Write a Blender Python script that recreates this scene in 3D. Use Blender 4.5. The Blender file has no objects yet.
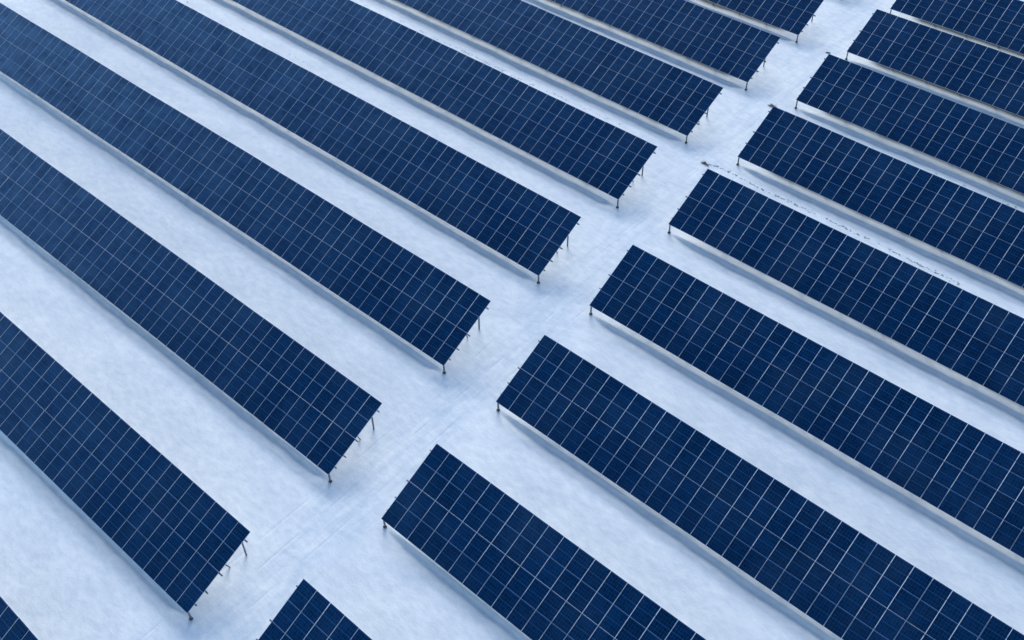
import bpy, math, random
import numpy as np
from mathutils import Matrix, Vector

random.seed(7)
rng = np.random.default_rng(7)
scene = bpy.context.scene
col = scene.collection

# ------------------------------------------------------------------ camera
CAM = Vector((32.114, -36.247, 47.777 + 0.80))
GZ = 0.80                                   # height of the tables' low edge above the snow datum
cam_data = bpy.data.cameras.new('camera')
cam = bpy.data.objects.new('camera', cam_data)
col.objects.link(cam)
cam_data.sensor_width = 36.0
cam_data.lens = 1049.28 / 1024 * 36.0
cam_data.clip_start = 0.5
cam_data.clip_end = 3000
az, el, ro = 2.296234, 0.787307, -0.002884
fw = Vector((math.cos(el) * math.cos(az), math.cos(el) * math.sin(az), -math.sin(el)))
rt = Vector((math.sin(az), -math.cos(az), 0))
up = rt.cross(fw)
rt2 = rt * math.cos(ro) + up * math.sin(ro)
up2 = up * math.cos(ro) - rt * math.sin(ro)
cam.matrix_world = Matrix(((rt2.x, up2.x, -fw.x, CAM.x), (rt2.y, up2.y, -fw.y, CAM.y),
                           (rt2.z, up2.z, -fw.z, CAM.z), (0, 0, 0, 1)))
scene.camera = cam

# ------------------------------------------------------------------ sky, sun, exposure
SUN_EL = math.radians(25)
SUN_TO = Vector((-0.69, 0.72, 0)).normalized()      # horizontal direction towards the sun
world = bpy.data.worlds.new('World')
scene.world = world
world.use_nodes = True
nt = world.node_tree
nt.nodes.clear()
sky = nt.nodes.new('ShaderNodeTexSky')
sky.sky_type = 'NISHITA'
sky.sun_disc = False
sky.sun_elevation = SUN_EL
sky.sun_rotation = math.atan2(SUN_TO.x, SUN_TO.y)
sky.air_density = 1.0
sky.dust_density = 0.8
sky.ozone_density = 2.0
bg = nt.nodes.new('ShaderNodeBackground')
bg.inputs['Strength'].default_value = 0.15
out = nt.nodes.new('ShaderNodeOutputWorld')
nt.links.new(sky.outputs[0], bg.inputs['Color'])
nt.links.new(bg.outputs[0], out.inputs['Surface'])

sun_data = bpy.data.lights.new('sun', 'SUN')
sun_data.energy = 1.5
sun_data.angle = math.radians(33)
sun_data.color = (1.0, 0.98, 0.95)
sun = bpy.data.objects.new('sun', sun_data)
col.objects.link(sun)
sd = Vector((SUN_TO.x * math.cos(SUN_EL), SUN_TO.y * math.cos(SUN_EL), math.sin(SUN_EL)))
sun.rotation_euler = sd.to_track_quat('Z', 'Y').to_euler()
sun.location = sd * 120

vs = scene.view_settings
vs.view_transform = 'Standard'
vs.look = 'None'
vs.exposure = 0.82
vs.gamma = 1.0
vs.use_curve_mapping = False

# ------------------------------------------------------------------ materials
def new_mat(name):
    m = bpy.data.materials.new(name)
    m.use_nodes = True
    return m, m.node_tree, m.node_tree.nodes['Principled BSDF']

def node(t, kind, **kw):
    n = t.nodes.new(kind)
    for k, v in kw.items():
        setattr(n, k, v)
    return n

def ramp(t, src, stops):
    r = node(t, 'ShaderNodeValToRGB')
    e = r.color_ramp.elements
    while len(e) < len(stops):
        e.new(0.5)
    for i, (p, c) in enumerate(stops):
        e[i].position = p
        e[i].color = (*c, 1)
    t.links.new(src, r.inputs[0])
    return r.outputs[0]

def mat_snow():
    m, t, b = new_mat('snow')
    geo = node(t, 'ShaderNodeNewGeometry')
    n1 = node(t, 'ShaderNodeTexNoise'); n1.inputs['Scale'].default_value = 0.45; n1.inputs['Detail'].default_value = 6
    n2 = node(t, 'ShaderNodeTexNoise'); n2.inputs['Scale'].default_value = 2.6; n2.inputs['Detail'].default_value = 7
    n2.inputs['Roughness'].default_value = 0.62
    n3 = node(t, 'ShaderNodeTexNoise'); n3.inputs['Scale'].default_value = 11.0; n3.inputs['Detail'].default_value = 5
    mp = node(t, 'ShaderNodeMapping'); mp.inputs['Scale'].default_value = (0.55, 1.0, 1.0); mp.inputs['Rotation'].default_value = (0, 0, 0.5)
    t.links.new(geo.outputs['Position'], mp.inputs[0])
    for n in (n1, n2, n3):
        t.links.new(mp.outputs[0], n.inputs['Vector'])
    c1 = ramp(t, n1.outputs[0], [(0.3, (0.74, 0.785, 0.80)), (0.7, (0.85, 0.875, 0.865))])
    c2 = ramp(t, n2.outputs[0], [(0.30, (0.82, 0.86, 0.895)), (0.64, (1.0, 1.0, 1.0))])
    mx = node(t, 'ShaderNodeMixRGB', blend_type='MULTIPLY'); mx.inputs[0].default_value = 1
    t.links.new(c1, mx.inputs[1]); t.links.new(c2, mx.inputs[2])
    at = node(t, 'ShaderNodeAttribute', attribute_name='bare')
    soil = ramp(t, n2.outputs[0], [(0.35, (0.04, 0.058, 0.066)), (0.65, (0.08, 0.105, 0.12))])
    h5 = node(t, 'ShaderNodeMath', operation='ADD'); h5.inputs[1].default_value = 0.5; t.links.new(n2.outputs[0], h5.inputs[0])
    th = node(t, 'ShaderNodeMath', operation='MULTIPLY'); t.links.new(at.outputs['Fac'], th.inputs[0]); t.links.new(h5.outputs[0], th.inputs[1])
    bm = ramp(t, th.outputs[0], [(0.10, (0, 0, 0)), (0.60, (1, 1, 1))])
    ms = node(t, 'ShaderNodeMixRGB'); t.links.new(bm, ms.inputs[0]); t.links.new(mx.outputs[0], ms.inputs[1]); t.links.new(soil, ms.inputs[2])
    al = node(t, 'ShaderNodeAttribute', attribute_name='packed')
    mp2 = node(t, 'ShaderNodeMapping'); mp2.inputs['Scale'].default_value = (1.5, 0.22, 1.0); mp2.inputs['Rotation'].default_value = (0, 0, -0.03)
    t.links.new(geo.outputs['Position'], mp2.inputs[0])
    n4 = node(t, 'ShaderNodeTexNoise'); n4.inputs['Scale'].default_value = 1.3; n4.inputs['Detail'].default_value = 6; n4.inputs['Roughness'].default_value = 0.65
    t.links.new(mp2.outputs[0], n4.inputs['Vector'])
    pk = ramp(t, n4.outputs[0], [(0.34, (0.84, 0.885, 0.93)), (0.60, (1, 1, 1))])
    mk = node(t, 'ShaderNodeMixRGB', blend_type='MULTIPLY'); t.links.new(al.outputs['Fac'], mk.inputs[0])
    t.links.new(ms.outputs[0], mk.inputs[1]); t.links.new(pk, mk.inputs[2])
    t.links.new(mk.outputs[0], b.inputs['Base Color'])
    b.inputs['Roughness'].default_value = 0.75
    b.inputs['Specular IOR Level'].default_value = 0.25
    ad = node(t, 'ShaderNodeMath', operation='MULTIPLY_ADD')
    t.links.new(n3.outputs[0], ad.inputs[0]); ad.inputs[1].default_value = 0.35
    t.links.new(n2.outputs[0], ad.inputs[2])
    bp = node(t, 'ShaderNodeBump'); bp.inputs['Strength'].default_value = 0.27; bp.inputs['Distance'].default_value = 0.10
    t.links.new(ad.outputs[0], bp.inputs['Height'])
    t.links.new(bp.outputs[0], b.inputs['Normal'])
    return m

MOD_L, GAP, VGAP = 2.491, 0.017, 0.008
MOD_W = {'L': 0.938, 'R': 0.985}
PITCH = {k: v + GAP for k, v in MOD_W.items()}
SLANT = 2 * MOD_L + VGAP

def mat_cells():
    m, t, b = new_mat('cell_glass')
    tc = node(t, 'ShaderNodeTexCoord')
    oi = node(t, 'ShaderNodeObjectInfo')
    sep = node(t, 'ShaderNodeSeparateXYZ')
    t.links.new(tc.outputs['Object'], sep.inputs[0])
    def line(sock, period, half):
        a = node(t, 'ShaderNodeMath', operation='PINGPONG'); a.inputs[1].default_value = period / 2
        t.links.new(sock, a.inputs[0])
        l = node(t, 'ShaderNodeMath', operation='LESS_THAN'); l.inputs[1].default_value = half
        t.links.new(a.outputs[0], l.inputs[0])
        return l.outputs[0]
    lx = line(sep.outputs[0], 0.16, 0.0022)
    ly = line(sep.outputs[1], 0.1965, 0.0022)
    ly2 = line(sep.outputs[1], 0.61, 0.006)
    mxa = node(t, 'ShaderNodeMath', operation='MAXIMUM'); t.links.new(lx, mxa.inputs[0]); t.links.new(ly, mxa.inputs[1])
    mxb = node(t, 'ShaderNodeMath', operation='MAXIMUM'); t.links.new(mxa.outputs[0], mxb.inputs[0]); t.links.new(ly2, mxb.inputs[1])
    # every cell a slightly different blue
    sc = node(t, 'ShaderNodeVectorMath', operation='MULTIPLY'); sc.inputs[1].default_value = (1 / 0.16, 1 / 0.1965, 0)
    t.links.new(tc.outputs['Object'], sc.inputs[0])
    fl = node(t, 'ShaderNodeVectorMath', operation='FLOOR'); t.links.new(sc.outputs[0], fl.inputs[0])
    cb = node(t, 'ShaderNodeCombineXYZ')
    mm = node(t, 'ShaderNodeMath', operation='MULTIPLY'); mm.inputs[1].default_value = 91.7
    t.links.new(oi.outputs['Random'], mm.inputs[0]); t.links.new(mm.outputs[0], cb.inputs[2])
    av = node(t, 'ShaderNodeVectorMath', operation='ADD'); t.links.new(fl.outputs[0], av.inputs[0]); t.links.new(cb.outputs[0], av.inputs[1])
    wn = node(t, 'ShaderNodeTexWhiteNoise', noise_dimensions='3D'); t.links.new(av.outputs[0], wn.inputs['Vector'])
    cell = ramp(t, wn.outputs['Value'], [(0.0, (0.0003, 0.0120, 0.045)), (1.0, (0.0005, 0.0205, 0.074))])
    pan = ramp(t, oi.outputs['Random'], [(0.0, (0.78, 0.80, 0.82)), (1.0, (1.2, 1.18, 1.14))])
    mu = node(t, 'ShaderNodeMixRGB', blend_type='MULTIPLY'); mu.inputs[0].default_value = 1
    t.links.new(cell, mu.inputs[1]); t.links.new(pan, mu.inputs[2])
    li = node(t, 'ShaderNodeMixRGB'); t.links.new(mxb.outputs[0], li.inputs[0])
    t.links.new(mu.outputs[0], li.inputs[1]); li.inputs[2].default_value = (0.03, 0.115, 0.25, 1)
    # thin film of frost and dust in drifting patches
    geo = node(t, 'ShaderNodeNewGeometry')
    nz = node(t, 'ShaderNodeTexNoise'); nz.inputs['Scale'].default_value = 0.35; nz.inputs['Detail'].default_value = 7
    t.links.new(geo.outputs['Position'], nz.inputs['Vector'])
    fr = ramp(t, nz.outputs[0], [(0.42, (0, 0, 0)), (0.78, (0.035, 0.035, 0.035))])
    # hoar frost patches, and the pale sheen of the far-left panels painted into the colour
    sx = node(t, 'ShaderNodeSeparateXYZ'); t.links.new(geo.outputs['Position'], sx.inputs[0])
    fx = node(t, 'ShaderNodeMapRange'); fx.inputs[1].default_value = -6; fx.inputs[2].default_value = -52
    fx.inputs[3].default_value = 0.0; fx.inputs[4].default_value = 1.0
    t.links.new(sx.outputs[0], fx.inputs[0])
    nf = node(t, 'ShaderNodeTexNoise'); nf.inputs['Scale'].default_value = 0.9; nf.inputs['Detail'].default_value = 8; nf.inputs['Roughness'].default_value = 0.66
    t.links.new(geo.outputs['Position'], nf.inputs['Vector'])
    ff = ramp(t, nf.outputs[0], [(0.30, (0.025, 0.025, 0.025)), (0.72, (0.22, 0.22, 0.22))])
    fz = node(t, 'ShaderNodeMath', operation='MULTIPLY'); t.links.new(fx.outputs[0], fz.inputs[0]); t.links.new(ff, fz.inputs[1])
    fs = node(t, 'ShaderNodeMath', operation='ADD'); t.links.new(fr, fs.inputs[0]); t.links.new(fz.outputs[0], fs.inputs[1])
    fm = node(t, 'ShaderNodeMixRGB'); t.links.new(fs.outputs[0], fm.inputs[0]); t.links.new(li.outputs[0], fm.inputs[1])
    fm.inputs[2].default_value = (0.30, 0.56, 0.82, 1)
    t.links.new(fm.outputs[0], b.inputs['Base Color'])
    b.inputs['Roughness'].default_value = 0.20
    b.inputs['IOR'].default_value = 1.45
    b.inputs['Specular Tint'].default_value = (0.15, 0.60, 1.0, 1)      # blue anti-reflective coating
    b.inputs['Specular IOR Level'].default_value = 0.50
    return m

def mat_flat(name, c, rough, metal=0.0, spec=0.5, var=0.12, scale=6.0):
    m, t, b = new_mat(name)
    geo = node(t, 'ShaderNodeNewGeometry')
    nz = node(t, 'ShaderNodeTexNoise'); nz.inputs['Scale'].default_value = scale; nz.inputs['Detail'].default_value = 5
    t.links.new(geo.outputs['Position'], nz.inputs['Vector'])
    lo = tuple(x * (1 - var) for x in c); hi = tuple(min(1, x * (1 + var)) for x in c)
    t.links.new(ramp(t, nz.outputs[0], [(0.3, lo), (0.7, hi)]), b.inputs['Base Color'])
    b.inputs['Roughness'].default_value = rough
    b.inputs['Metallic'].default_value = metal
    b.inputs['Specular IOR Level'].default_value = spec
    return m

M_SNOW = mat_snow()
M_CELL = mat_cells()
M_FRAME = mat_flat('anodised_aluminium', (0.54, 0.58, 0.64), 0.45, 0.5)
M_SHEET = mat_flat('white_backsheet', (0.42, 0.50, 0.62), 0.4)
M_STEEL = mat_flat('galvanised_steel', (0.16, 0.17, 0.18), 0.55, 0.35)
M_DARK = mat_flat('weathered_foot', (0.07, 0.065, 0.06), 0.85)
M_GRASS = mat_flat('dry_grass', (0.30, 0.27, 0.23), 0.9, var=0.4, scale=30)
M_SOIL = mat_flat('bare_soil', (0.33, 0.32, 0.31), 0.95, var=0.35, scale=12)

# ------------------------------------------------------------------ helpers
def mesh_from(name, verts, faces, mats, midx=None, smooth=False):
    me = bpy.data.meshes.new(name)
    me.from_pydata(verts, [], faces)
    for m in mats:
        me.materials.append(m)
    if midx:
        me.polygons.foreach_set('material_index', midx)
    if smooth:
        me.polygons.foreach_set('use_smooth', [True] * len(me.polygons))
    me.update()
    return me

class Shape:
    def __init__(self):
        self.v, self.f, self.m = [], [], []
    def box(self, lo, hi, mi=0):
        n = len(self.v)
        (a, b, c), (d, e, f) = lo, hi
        self.v += [(a, b, c), (d, b, c), (d, e, c), (a, e, c), (a, b, f), (d, b, f), (d, e, f), (a, e, f)]
        for q in ((0, 3, 2, 1), (4, 5, 6, 7), (0, 1, 5, 4), (1, 2, 6, 5), (2, 3, 7, 6), (3, 0, 4, 7)):
            self.f.append(tuple(n + k for k in q)); self.m.append(mi)
        return self
    def bar(self, p, q, w, h, side, mi=0):
        p, q = Vector(p), Vector(q)
        d = (q - p).normalized()
        s = Vector(side); s = (s - d * s.dot(d)).normalized()
        u = d.cross(s)
        n = len(self.v)
        for c in (p, q):
            for a, b in ((-1, -1), (1, -1), (1, 1), (-1, 1)):
                self.v.append(tuple(c + s * a * w / 2 + u * b * h / 2))
        for k in ((3, 2, 1, 0), (4, 5, 6, 7), (0, 1, 5, 4), (1, 2, 6, 5), (2, 3, 7, 6), (3, 0, 4, 7)):
            self.f.append(tuple(n + j for j in k)); self.m.append(mi)
        return self
    def mesh(self, name, *mats):
        return mesh_from(name, self.v, self.f, mats, self.m)

def link(name, data, parent=None, mat=None):
    o = bpy.data.objects.new(name, data)
    col.objects.link(o)
    if parent is not None:
        o.parent = parent
    if mat is not None:
        o.matrix_local = mat
    return o

# ------------------------------------------------------------------ layout of the tables
# side, row, x of the lane end, y of the low edge, y slope, z of the low edge, z slope, tilt, columns
TABLES = [
('L',0,3.1935,-37.3814,-0.0029,-0.0699,0.0065,0.4728,13),
('L',1,2.0477,-27.0541,0.0036,0.0655,0.0018,0.4483,30),
('L',2,0.7982,-16.5770,0.0042,-0.1077,0.0056,0.4691,46),
('L',3,-0.0040,-6.4413,0.0109,0.0569,-0.0012,0.4854,62),
('L',4,-0.8715,3.5976,0.0073,0.0939,-0.0021,0.4885,61),
('L',5,-1.8161,13.6126,0.0012,0.0879,0.0022,0.4715,50),
('L',6,-2.6311,23.5055,-0.0031,0.0148,0.0029,0.4605,38),
('L',7,-3.4122,33.4496,0.0000,-0.2242,0.0067,0.4648,27),
('L',8,-4.2816,43.1470,0.0000,-0.3723,0.0067,0.4713,15),
('L',9,-5.1951,52.8962,0.0000,-0.4793,0.0067,0.4713,7),
('R',1,6.2666,-27.0085,0.0000,0.0458,0.0016,0.4713,10),
('R',2,5.3906,-16.7628,-0.0003,0.2016,0.0026,0.4671,23),
('R',3,4.3965,-6.4451,-0.0056,0.0410,-0.0000,0.4869,35),
('R',4,3.5348,3.5725,0.0015,0.1589,0.0037,0.4863,34),
('R',5,2.6250,13.6521,0.0014,0.1831,0.0023,0.4850,31),
('R',6,1.8889,23.6847,0.0015,0.1115,0.0031,0.4720,28),
('R',7,1.0949,33.6510,0.0039,-0.1095,0.0048,0.4583,24),
('R',8,0.4156,43.3254,0.0061,-0.2720,0.0113,0.4484,21),
('R',9,-0.3095,52.7877,0.0067,-0.3627,0.0138,0.4643,18),
]

# ------------------------------------------------------------------ snow ground
_TAB = {}
def vnoise(x, y, s, seed):
    """smooth value noise on numpy arrays"""
    if seed not in _TAB:
        _TAB[seed] = np.random.default_rng(seed).random((256, 256))
    r = _TAB[seed]
    x, y = x / s, y / s
    xi, yi = np.floor(x).astype(int), np.floor(y).astype(int)
    fx, fy = x - xi, y - yi
    fx, fy = fx * fx * (3 - 2 * fx), fy * fy * (3 - 2 * fy)
    g = lambda a, b: r[a % 256, b % 256]
    return ((g(xi, yi) * (1 - fx) + g(xi + 1, yi) * fx) * (1 - fy) +
            (g(xi, yi + 1) * (1 - fx) + g(xi + 1, yi + 1) * fx) * fy) - 0.5

def sstep(a, b, x):
    t = np.clip((x - a) / (b - a), 0, 1)
    return t * t * (3 - 2 * t)

def side_rows(s):
    return sorted([t for t in TABLES if t[0] == s], key=lambda t: t[1])

def datum(x, y):
    """terrain under the snow follows the low edges of the tables"""
    res = []
    for s in 'LR':
        rows = side_rows(s)
        ys = np.array([t[3] for t in rows])
        z0 = np.array([t[5] for t in rows]); zs = np.array([t[6] for t in rows]); xe = np.array([t[2] for t in rows])
        lim = np.clip(x, -70, 40)
        a = np.interp(y, ys, z0); b = np.interp(y, ys, zs); c = np.interp(y, ys, xe)
        dx = (lim - c); dx = np.minimum(dx, 2) if s == 'L' else np.maximum(dx, -2)
        res.append(a + b * dx)
    mid = 2.0 - 0.085 * (np.clip(y, -45, 70) + 6)
    w = sstep(-2.5, 2.5, x - mid)
    return res[0] * (1 - w) + res[1] * w

def ground_z(x, y):
    x = np.asarray(x, float); y = np.asarray(y, float)
    z = datum(x, y)
    z = z + 0.10 * vnoise(x, y, 7.0, 1) + 0.05 * vnoise(x, y, 2.3, 2) + 0.014 * vnoise(x * 0.6, y, 0.8, 3) + 0.006 * vnoise(x, y, 0.33, 4)
    for t in TABLES:
        s, i, xe, y0, ys, z0, zs, tl, n = t
        d = (x - xe) * (1 if s == 'R' else -1)
        along = sstep(-0.1, 1.7, d)
        w = y - (y0 + ys * (x - xe)) + 0.06 * vnoise(x, y * 0 + i * 9.1, 2.4, 11 + i) + 0.03 * vnoise(x, y * 0 + i * 5.1, 0.6, 31 + i)
        # the drip line scours a trough outside the low edge: crisp inner lip, long soft outer slope
        lump = 1 + 0.35 * vnoise(x, y * 0 + i * 4.3, 1.1, 61 + i)
        top = 0.05 * sstep(0.8, 0.2, w) * sstep(0.05, 0.16, w)
        moat = -DRIP_D * lump * sstep(DRIP_A, DRIP_A - DRIP_W, w) * (1 - sstep(DRIP_A - 0.1, -1.3, w))
        z = z + along * (top + moat)
    # wheel ruts down the lane
    for off, dep, seed in ((0.0, 0.022, 51), (1.45, 0.02, 52), (-1.2, 0.02, 53)):
        xc = 1.85 - 0.022 * (y + 8) + off - 0.03 * np.maximum(y, -40) * 0 + 0.25 * vnoise(y, y * 0, 9.0, seed)
        brk = sstep(-0.05, 0.2, vnoise(y, y * 0 + 3, 1.7, seed + 7))
        z = z - dep * brk * np.exp(-((x - xc) / 0.045) ** 2)
    return z

DRIP_D, DRIP_A, DRIP_W = 0.16, 0.15, 0.15

def packed_mask(x, y):
    """snow driven and walked over along the lane"""
    mid = 2.0 - 0.085 * (np.clip(y, -60, 90) + 6)
    e = np.abs(x - mid) + 1.2 * vnoise(x, y, 1.9, 81)
    return sstep(2.6, 1.2, e)

def bare_mask(x, y):
    """snow never reached the soil sheltered under the panels"""
    m = np.zeros_like(x)
    for s, i, xe, y0, ys, z0, zs, tl, n in TABLES:
        d = (x - xe) * (1 if s == 'R' else -1)
        w = y - (y0 + ys * (x - xe)) + 0.16 * vnoise(x, y, 1.3, 71)
        m = np.maximum(m, sstep(1.0, 3.2, d) * sstep(n * PITCH[s] + 1, n * PITCH[s], d) * sstep(0.45, 1.45, w) * sstep(2.3, 1.6, w))
    return m * 0.75

def build_ground():
    xs = np.concatenate([[-900, -500, -300, -180, -120, -95], np.arange(-80, -9, 0.4), np.arange(-9, -4, 0.12), np.arange(-4, 7, 0.05), np.arange(7, 9, 0.12),
                         np.arange(9, 45, 0.4), [55, 75, 120, 250, 500, 900]])
    ys = np.concatenate([[-900, -500, -250, -120, -80, -60], np.arange(-46, 68, 0.1), [75, 90, 130, 250, 500, 900]])
    X, Y = np.meshgrid(xs, ys)
    Z = ground_z(X, Y)
    nx, ny = len(xs), len(ys)
    co = np.stack([X.ravel(), Y.ravel(), Z.ravel()], 1)
    i = (np.arange(ny - 1)[:, None] * nx + np.arange(nx - 1)[None, :]).ravel()
    quads = np.stack([i, i + 1, i + nx + 1, i + nx], 1).astype(np.int32)
    me = bpy.data.meshes.new('snow_ground')
    me.vertices.add(len(co)); me.vertices.foreach_set('co', co.ravel())
    me.loops.add(quads.size); me.loops.foreach_set('vertex_index', quads.ravel())
    me.polygons.add(len(quads)); me.polygons.foreach_set('loop_start', np.arange(0, quads.size, 4, dtype=np.int32))
    me.polygons.foreach_set('use_smooth', np.ones(len(quads), bool))
    me.materials.append(M_SNOW)
    me.attributes.new('bare', 'FLOAT', 'POINT').data.foreach_set('value', bare_mask(X, Y).ravel().astype(np.float32))
    me.attributes.new('packed', 'FLOAT', 'POINT').data.foreach_set('value', packed_mask(X, Y).ravel().astype(np.float32))
    me.update(calc_edges=True)
    o = link('snow_ground', me)
    o['kind'] = 'structure'
    o['label'] = 'white snow field with a lane running between the solar tables'
    return o

build_ground()

# ------------------------------------------------------------------ shared part meshes
FR, FRS, MAR, MARS, MID = 0.009, 0.004, 0.003, 0.001, 0.013
TH = 0.036
def panel_mesh(width):
    s = Shape()
    a, b = width / 2, MOD_L
    s.box((-a, 0, -TH), (-a + FR, b, 0)); s.box((a - FR, 0, -TH), (a, b, 0))
    s.box((-a + FR, 0, -TH), (a - FR, FRS, 0)); s.box((-a + FR, b - FRS, -TH), (a - FR, b, 0))
    s.box((-a + FR, FRS, -0.012), (a - FR, b - FRS, -0.006), 1)
    return s.mesh('solar_panel', M_FRAME, M_SHEET)
def cell_mesh(width):
    s = Shape()
    w = width / 2 - FR - MAR
    h = (MOD_L - 2 * FRS - 2 * MARS - MID) / 2
    s.box((-w, 0, 0), (w, h, 0.0035))
    return s.mesh('cell_field', M_CELL), h
ME_PANEL = {k: panel_mesh(v) for k, v in MOD_W.items()}
ME_CELL = {k: cell_mesh(v)[0] for k, v in MOD_W.items()}
CELL_H = (MOD_L - 2 * FRS - 2 * MARS - MID) / 2

def table_frame(t):
    """matrix of the tilted panel plane in the table's own space"""
    tl = t[7]
    return Matrix.Rotation(tl, 4, 'X')

def build_table(t, label, group):
    s, i, xe, y0, ys, z0, zs, tl, n = t
    sg = 1 if s == 'R' else -1
    pitch = PITCH[s]
    n = math.ceil(n * 1.02 / pitch)
    X = Vector((1, ys, zs)).normalized()
    Yv = Vector((-ys, 1, 0)).normalized()
    Zv = X.cross(Yv).normalized(); Yv = Zv.cross(X)
    root = bpy.data.objects.new('solar_table', None)
    col.objects.link(root)
    root.empty_display_size = 0.5
    base = Vector((xe + (0.06 if s == 'L' else -0.02), y0, z0))
    root.matrix_world = Matrix(((X.x, Yv.x, Zv.x, base.x), (X.y, Yv.y, Zv.y, base.y), (X.z, Yv.z, Zv.z, base.z), (0, 0, 0, 1)))
    root['label'] = label; root['category'] = 'solar table'; root['group'] = group
    P = Matrix.Translation((0, 0, GZ)) @ table_frame(t)          # local plane: x along the row, y up the slope
    for k in range(n):
        sag = 0.07 * float(vnoise(np.array(k * pitch), np.array(i * 3.3), 9.0, 91)) + 0.02 * float(vnoise(np.array(k * pitch), np.array(i * 7.7), 2.9, 92))
        if k < 3: sag *= k / 3
        for r in (0, 1):
            jit = Matrix.Translation((sg * (k * pitch + pitch / 2 - GAP / 2), r * (MOD_L + VGAP) + 0.4 * sag, sag))
            jit = jit @ Matrix.Rotation(random.gauss(0, 0.0032), 4, 'X') @ Matrix.Rotation(random.gauss(0, 0.0035), 4, 'Y') @ Matrix.Rotation(random.gauss(0, 0.0006), 4, 'Z')
            p = link('solar_panel', ME_PANEL[s], root, P @ jit)
            for c in (0, 1):
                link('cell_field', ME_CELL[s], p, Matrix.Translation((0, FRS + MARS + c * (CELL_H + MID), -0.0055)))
    L = n * pitch
    # purlins along the row, their ends stick out beyond the panels
    for fr, ext in ((0.11, 0.08), (0.27, 0.16), (0.49, 0.20), (0.90, 0.14)):
        y = fr * SLANT
        me = Shape().box((-ext, -0.035, -0.085), (L + 0.1, 0.035, 0.0)).mesh('purlin', M_STEEL)
        if sg < 0:
            me.transform(Matrix.Diagonal((-1, 1, 1, 1))); me.flip_normals()
        link('purlin', me, root, P @ Matrix.Translation((0, y, -TH - 0.045)))
    ct, st = math.cos(tl), math.sin(tl)
    zz = lambda y, off: GZ + y * st / ct - off / ct            # height of a plane lying 'off' below the panels
    # ground offset under this table, so every leg stands on the snow
    m0 = root.matrix_world
    nb = int((L - 1.0) / (3 * pitch)) + 1
    for b in range(nb):
        xf = sg * (0.10 + b * 3 * pitch); xr = sg * (1.0 + b * 3 * pitch)
        def foot(x, y):
            w = m0 @ Vector((x, y, 0))
            return float(ground_z(w.x, w.y)) - w.z - 0.15
        yf = 0.10 if b == 0 else 1.15                         # only the end frame has its front leg at the very edge
        if b: xf = xr
        me = Shape().box((xf - 0.04, yf - 0.04, foot(xf, yf)), (xf + 0.04, yf + 0.04, zz(yf, 0.05 if b == 0 else 0.26))).mesh('front_post', M_STEEL)
        fp = link('front_post', me, root)
        yr = 4.34
        me = Shape().box((xr - 0.04, yr - 0.035, foot(xr, yr)), (xr + 0.04, yr + 0.035, zz(yr, 0.26))).mesh('rear_post', M_STEEL)
        rp = link('rear_post', me, root)
        me = Shape().box((xr - 0.035, 0.15 * ct, -0.11), (xr + 0.035, SLANT - 0.10, 0.0)).mesh('rafter', M_STEEL)
        link('rafter', me, root, P @ Matrix.Translation((0, 0, -TH - 0.135)))
        yb0, yb1 = 3.35, 2.6
        me = Shape().bar((xr + sg * 0.06, yb0, foot(xr, yb0)), (xr + sg * 0.06, yb1, zz(yb1, 0.24)), 0.05, 0.06, (1, 0, 0)).mesh('brace', M_STEEL)
        link('brace', me, root)
        if b == 0:
            g = foot(xf, yf) + 0.15
            me = Shape().box((xf - 0.08, yf - 0.08, g - 0.1), (xf + 0.08, yf + 0.08, g + 0.09)).mesh('footing', M_DARK)
            link('footing', me, fp)
    return root

ORD = ['', 'first', 'second', 'third', 'fourth', 'fifth', 'sixth', 'seventh', 'eighth', 'ninth']
LABELS = {
 ('L',0): 'blue solar table cut down to a small corner at the bottom left',
 ('L',1): 'blue solar table ending at the lower left, nearest whole end left of the lane',
 ('L',2): 'long blue solar table left of the lane, second table end up from the bottom',
 ('L',3): 'longest blue solar table, running from the top left corner to the middle of the lane',
 ('L',4): 'blue solar table left of the lane, fourth table end up from the bottom',
 ('L',5): 'blue solar table left of the lane, fifth table end up from the bottom',
 ('L',6): 'blue solar table left of the lane, sixth table end up from the bottom',
 ('L',7): 'blue solar table left of the lane, seventh end up, near the top edge',
 ('L',8): 'blue solar table at the far top, left of the lane, only a wedge showing',
 ('L',9): 'solar table beyond the top edge of which only the foot of one leg shows',
 ('R',1): 'small corner of blue solar table at the bottom edge, right of the lane',
 ('R',2): 'blue solar table right of the lane running out through the bottom edge',
 ('R',3): 'large blue solar table right of the lane running into the bottom right corner',
 ('R',4): 'blue solar table right of the lane, fourth table end up from the bottom',
 ('R',5): 'blue solar table right of the lane with brown grass behind its corner',
 ('R',6): 'blue solar table right of the lane with a dark tuft at its top corner',
 ('R',7): 'blue solar table right of the lane, seventh table end up from the bottom',
 ('R',8): 'blue solar table right of the lane, second below the top right corner',
 ('R',9): 'blue solar table filling the top right corner of the picture',
}
for t in TABLES:
    build_table(t, LABELS[t[0], t[1]], 'tables of solar panels in rows on the snow')

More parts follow.
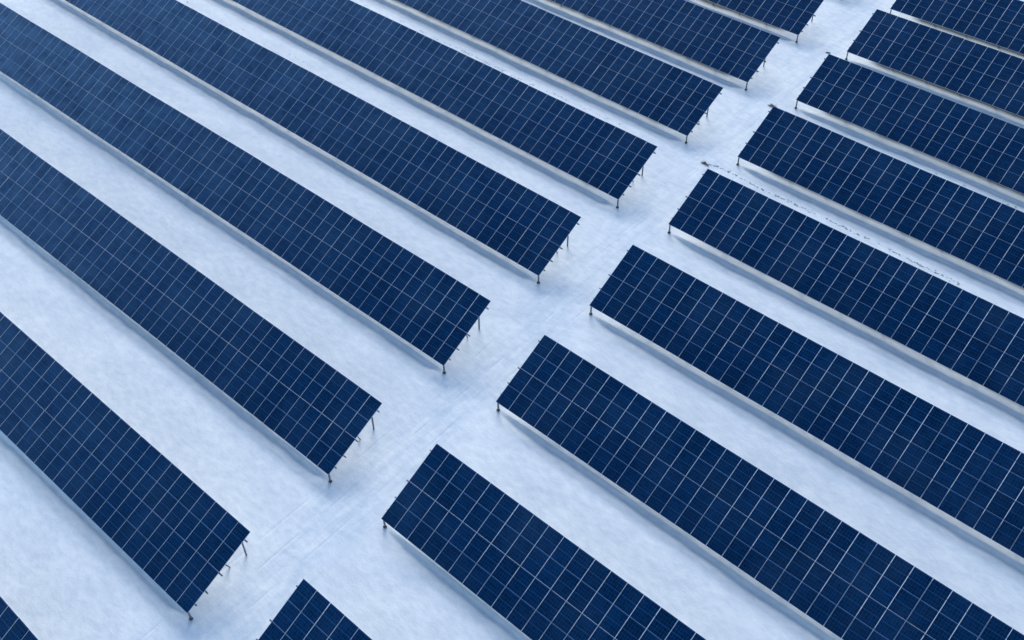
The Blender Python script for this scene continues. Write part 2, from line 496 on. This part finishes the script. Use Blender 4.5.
# ------------------------------------------------------------------ grass and soil showing through the snow
SOIL_X = 3.2
def clump(sh, x, y, size, blades, soil=True):
    z = float(ground_z(x, y))
    if soil:
        k = 7
        n = len(sh.v)
        sh.v.append((x, y, z + 0.05 * size + 0.02))
        for a in range(k):
            r = size * random.uniform(0.45, 1.0)
            px, py = x + r * SOIL_X * math.cos(a * 2 * math.pi / k), y + r * 0.6 * math.sin(a * 2 * math.pi / k)
            sh.v.append((px, py, float(ground_z(px, py)) - 0.01))
        for a in range(k):
            sh.f.append((n, n + 1 + a, n + 1 + (a + 1) % k)); sh.m.append(1)
    for _ in range(blades):
        a = random.uniform(0, 6.283); r = size * random.random() * 0.9
        px, py = x + 1.4 * r * math.cos(a), y + 0.7 * r * math.sin(a)
        h = size * random.uniform(0.4, 1.2); b = random.uniform(0, 6.283); w = 0.012
        lx, ly = h * random.uniform(0.2, 0.8) * math.cos(b), h * random.uniform(0.2, 0.8) * math.sin(b)
        n = len(sh.v)
        ux, uy = -math.sin(b) * w, math.cos(b) * w
        sh.v += [(px - ux, py - uy, z - 0.02), (px + ux, py + uy, z - 0.02), (px + lx * 0.4 + ux * .7, py + ly * 0.4 + uy * .7, z + h * .6),
                 (px + lx * 0.4 - ux * .7, py + ly * 0.4 - uy * .7, z + h * .6), (px + lx, py + ly, z + h)]
        sh.f += [(n, n + 1, n + 2, n + 3), (n + 3, n + 2, n + 4)]; sh.m += [0, 0]

STRIPS = [  # polyline on the ground, density per metre, mean size
 ([(-52, 11.3), (-41, 11.6), (-34, 11.7)], 0.7, 0.06),
 ([(-34, 22.2), (-29, 22.1)], 0.8, 0.06),
 ([(-29, 22.12), (-19.6, 22.1)], 5, 0.055),
 ([(-19.6, 22.0), (-8, 22.28)], 2.5, 0.055),
 ([(0.2, 22.45), (1.6, 22.6), (5.2, 22.4), (9.0, 22.55)], 8, 0.06),
 ([(9.0, 22.55), (20.5, 22.2)], 6, 0.065),
 ([(-9, 32.5), (-6, 32.6)], 0.8, 0.12),
 ([(10, 33.0), (20, 33.1)], 0.5, 0.10),
]
sh = Shape()
for pts, den, size in STRIPS:
    for (ax, ay), (bx, by) in zip(pts, pts[1:]):
        ln = math.hypot(bx - ax, by - ay)
        for _ in range(int(ln * den)):
            u = random.random()
            clump(sh, ax + (bx - ax) * u, ay + (by - ay) * u + random.gauss(0, 0.07), size * random.uniform(0.5, 1.4), random.randint(3, 9))
o = link('dry_grass', sh.mesh('dry_grass', M_GRASS, M_SOIL))
o['kind'] = 'stuff'; o['label'] = 'thin lines of dry grass and soil poking through the snow'; o['category'] = 'grass'

SOIL_X = 1.2
for name, x, y, size, label in (
    ('grass_tuft', -0.40, 32.75, 0.2, 'dark tuft of dry grass at the top corner of a table by the lane'),
    ('grass_tuft', -0.05, 22.25, 0.2, 'brown patch of dry grass where the thin grass line meets the lane'),
    ('grass_tuft', -1.3, 43.35, 0.13, 'small dark tuft of grass farthest up the lane')):
    sh = Shape()
    for _ in range(9):
        clump(sh, x + random.gauss(0, size * 0.7), y + random.gauss(0, size * 0.45), size * random.uniform(0.5, 0.9), 26)
    o = link(name, sh.mesh(name, M_GRASS, M_SOIL))
    o['label'] = label; o['category'] = 'grass tuft'; o['group'] = 'grass tufts at the table corners'
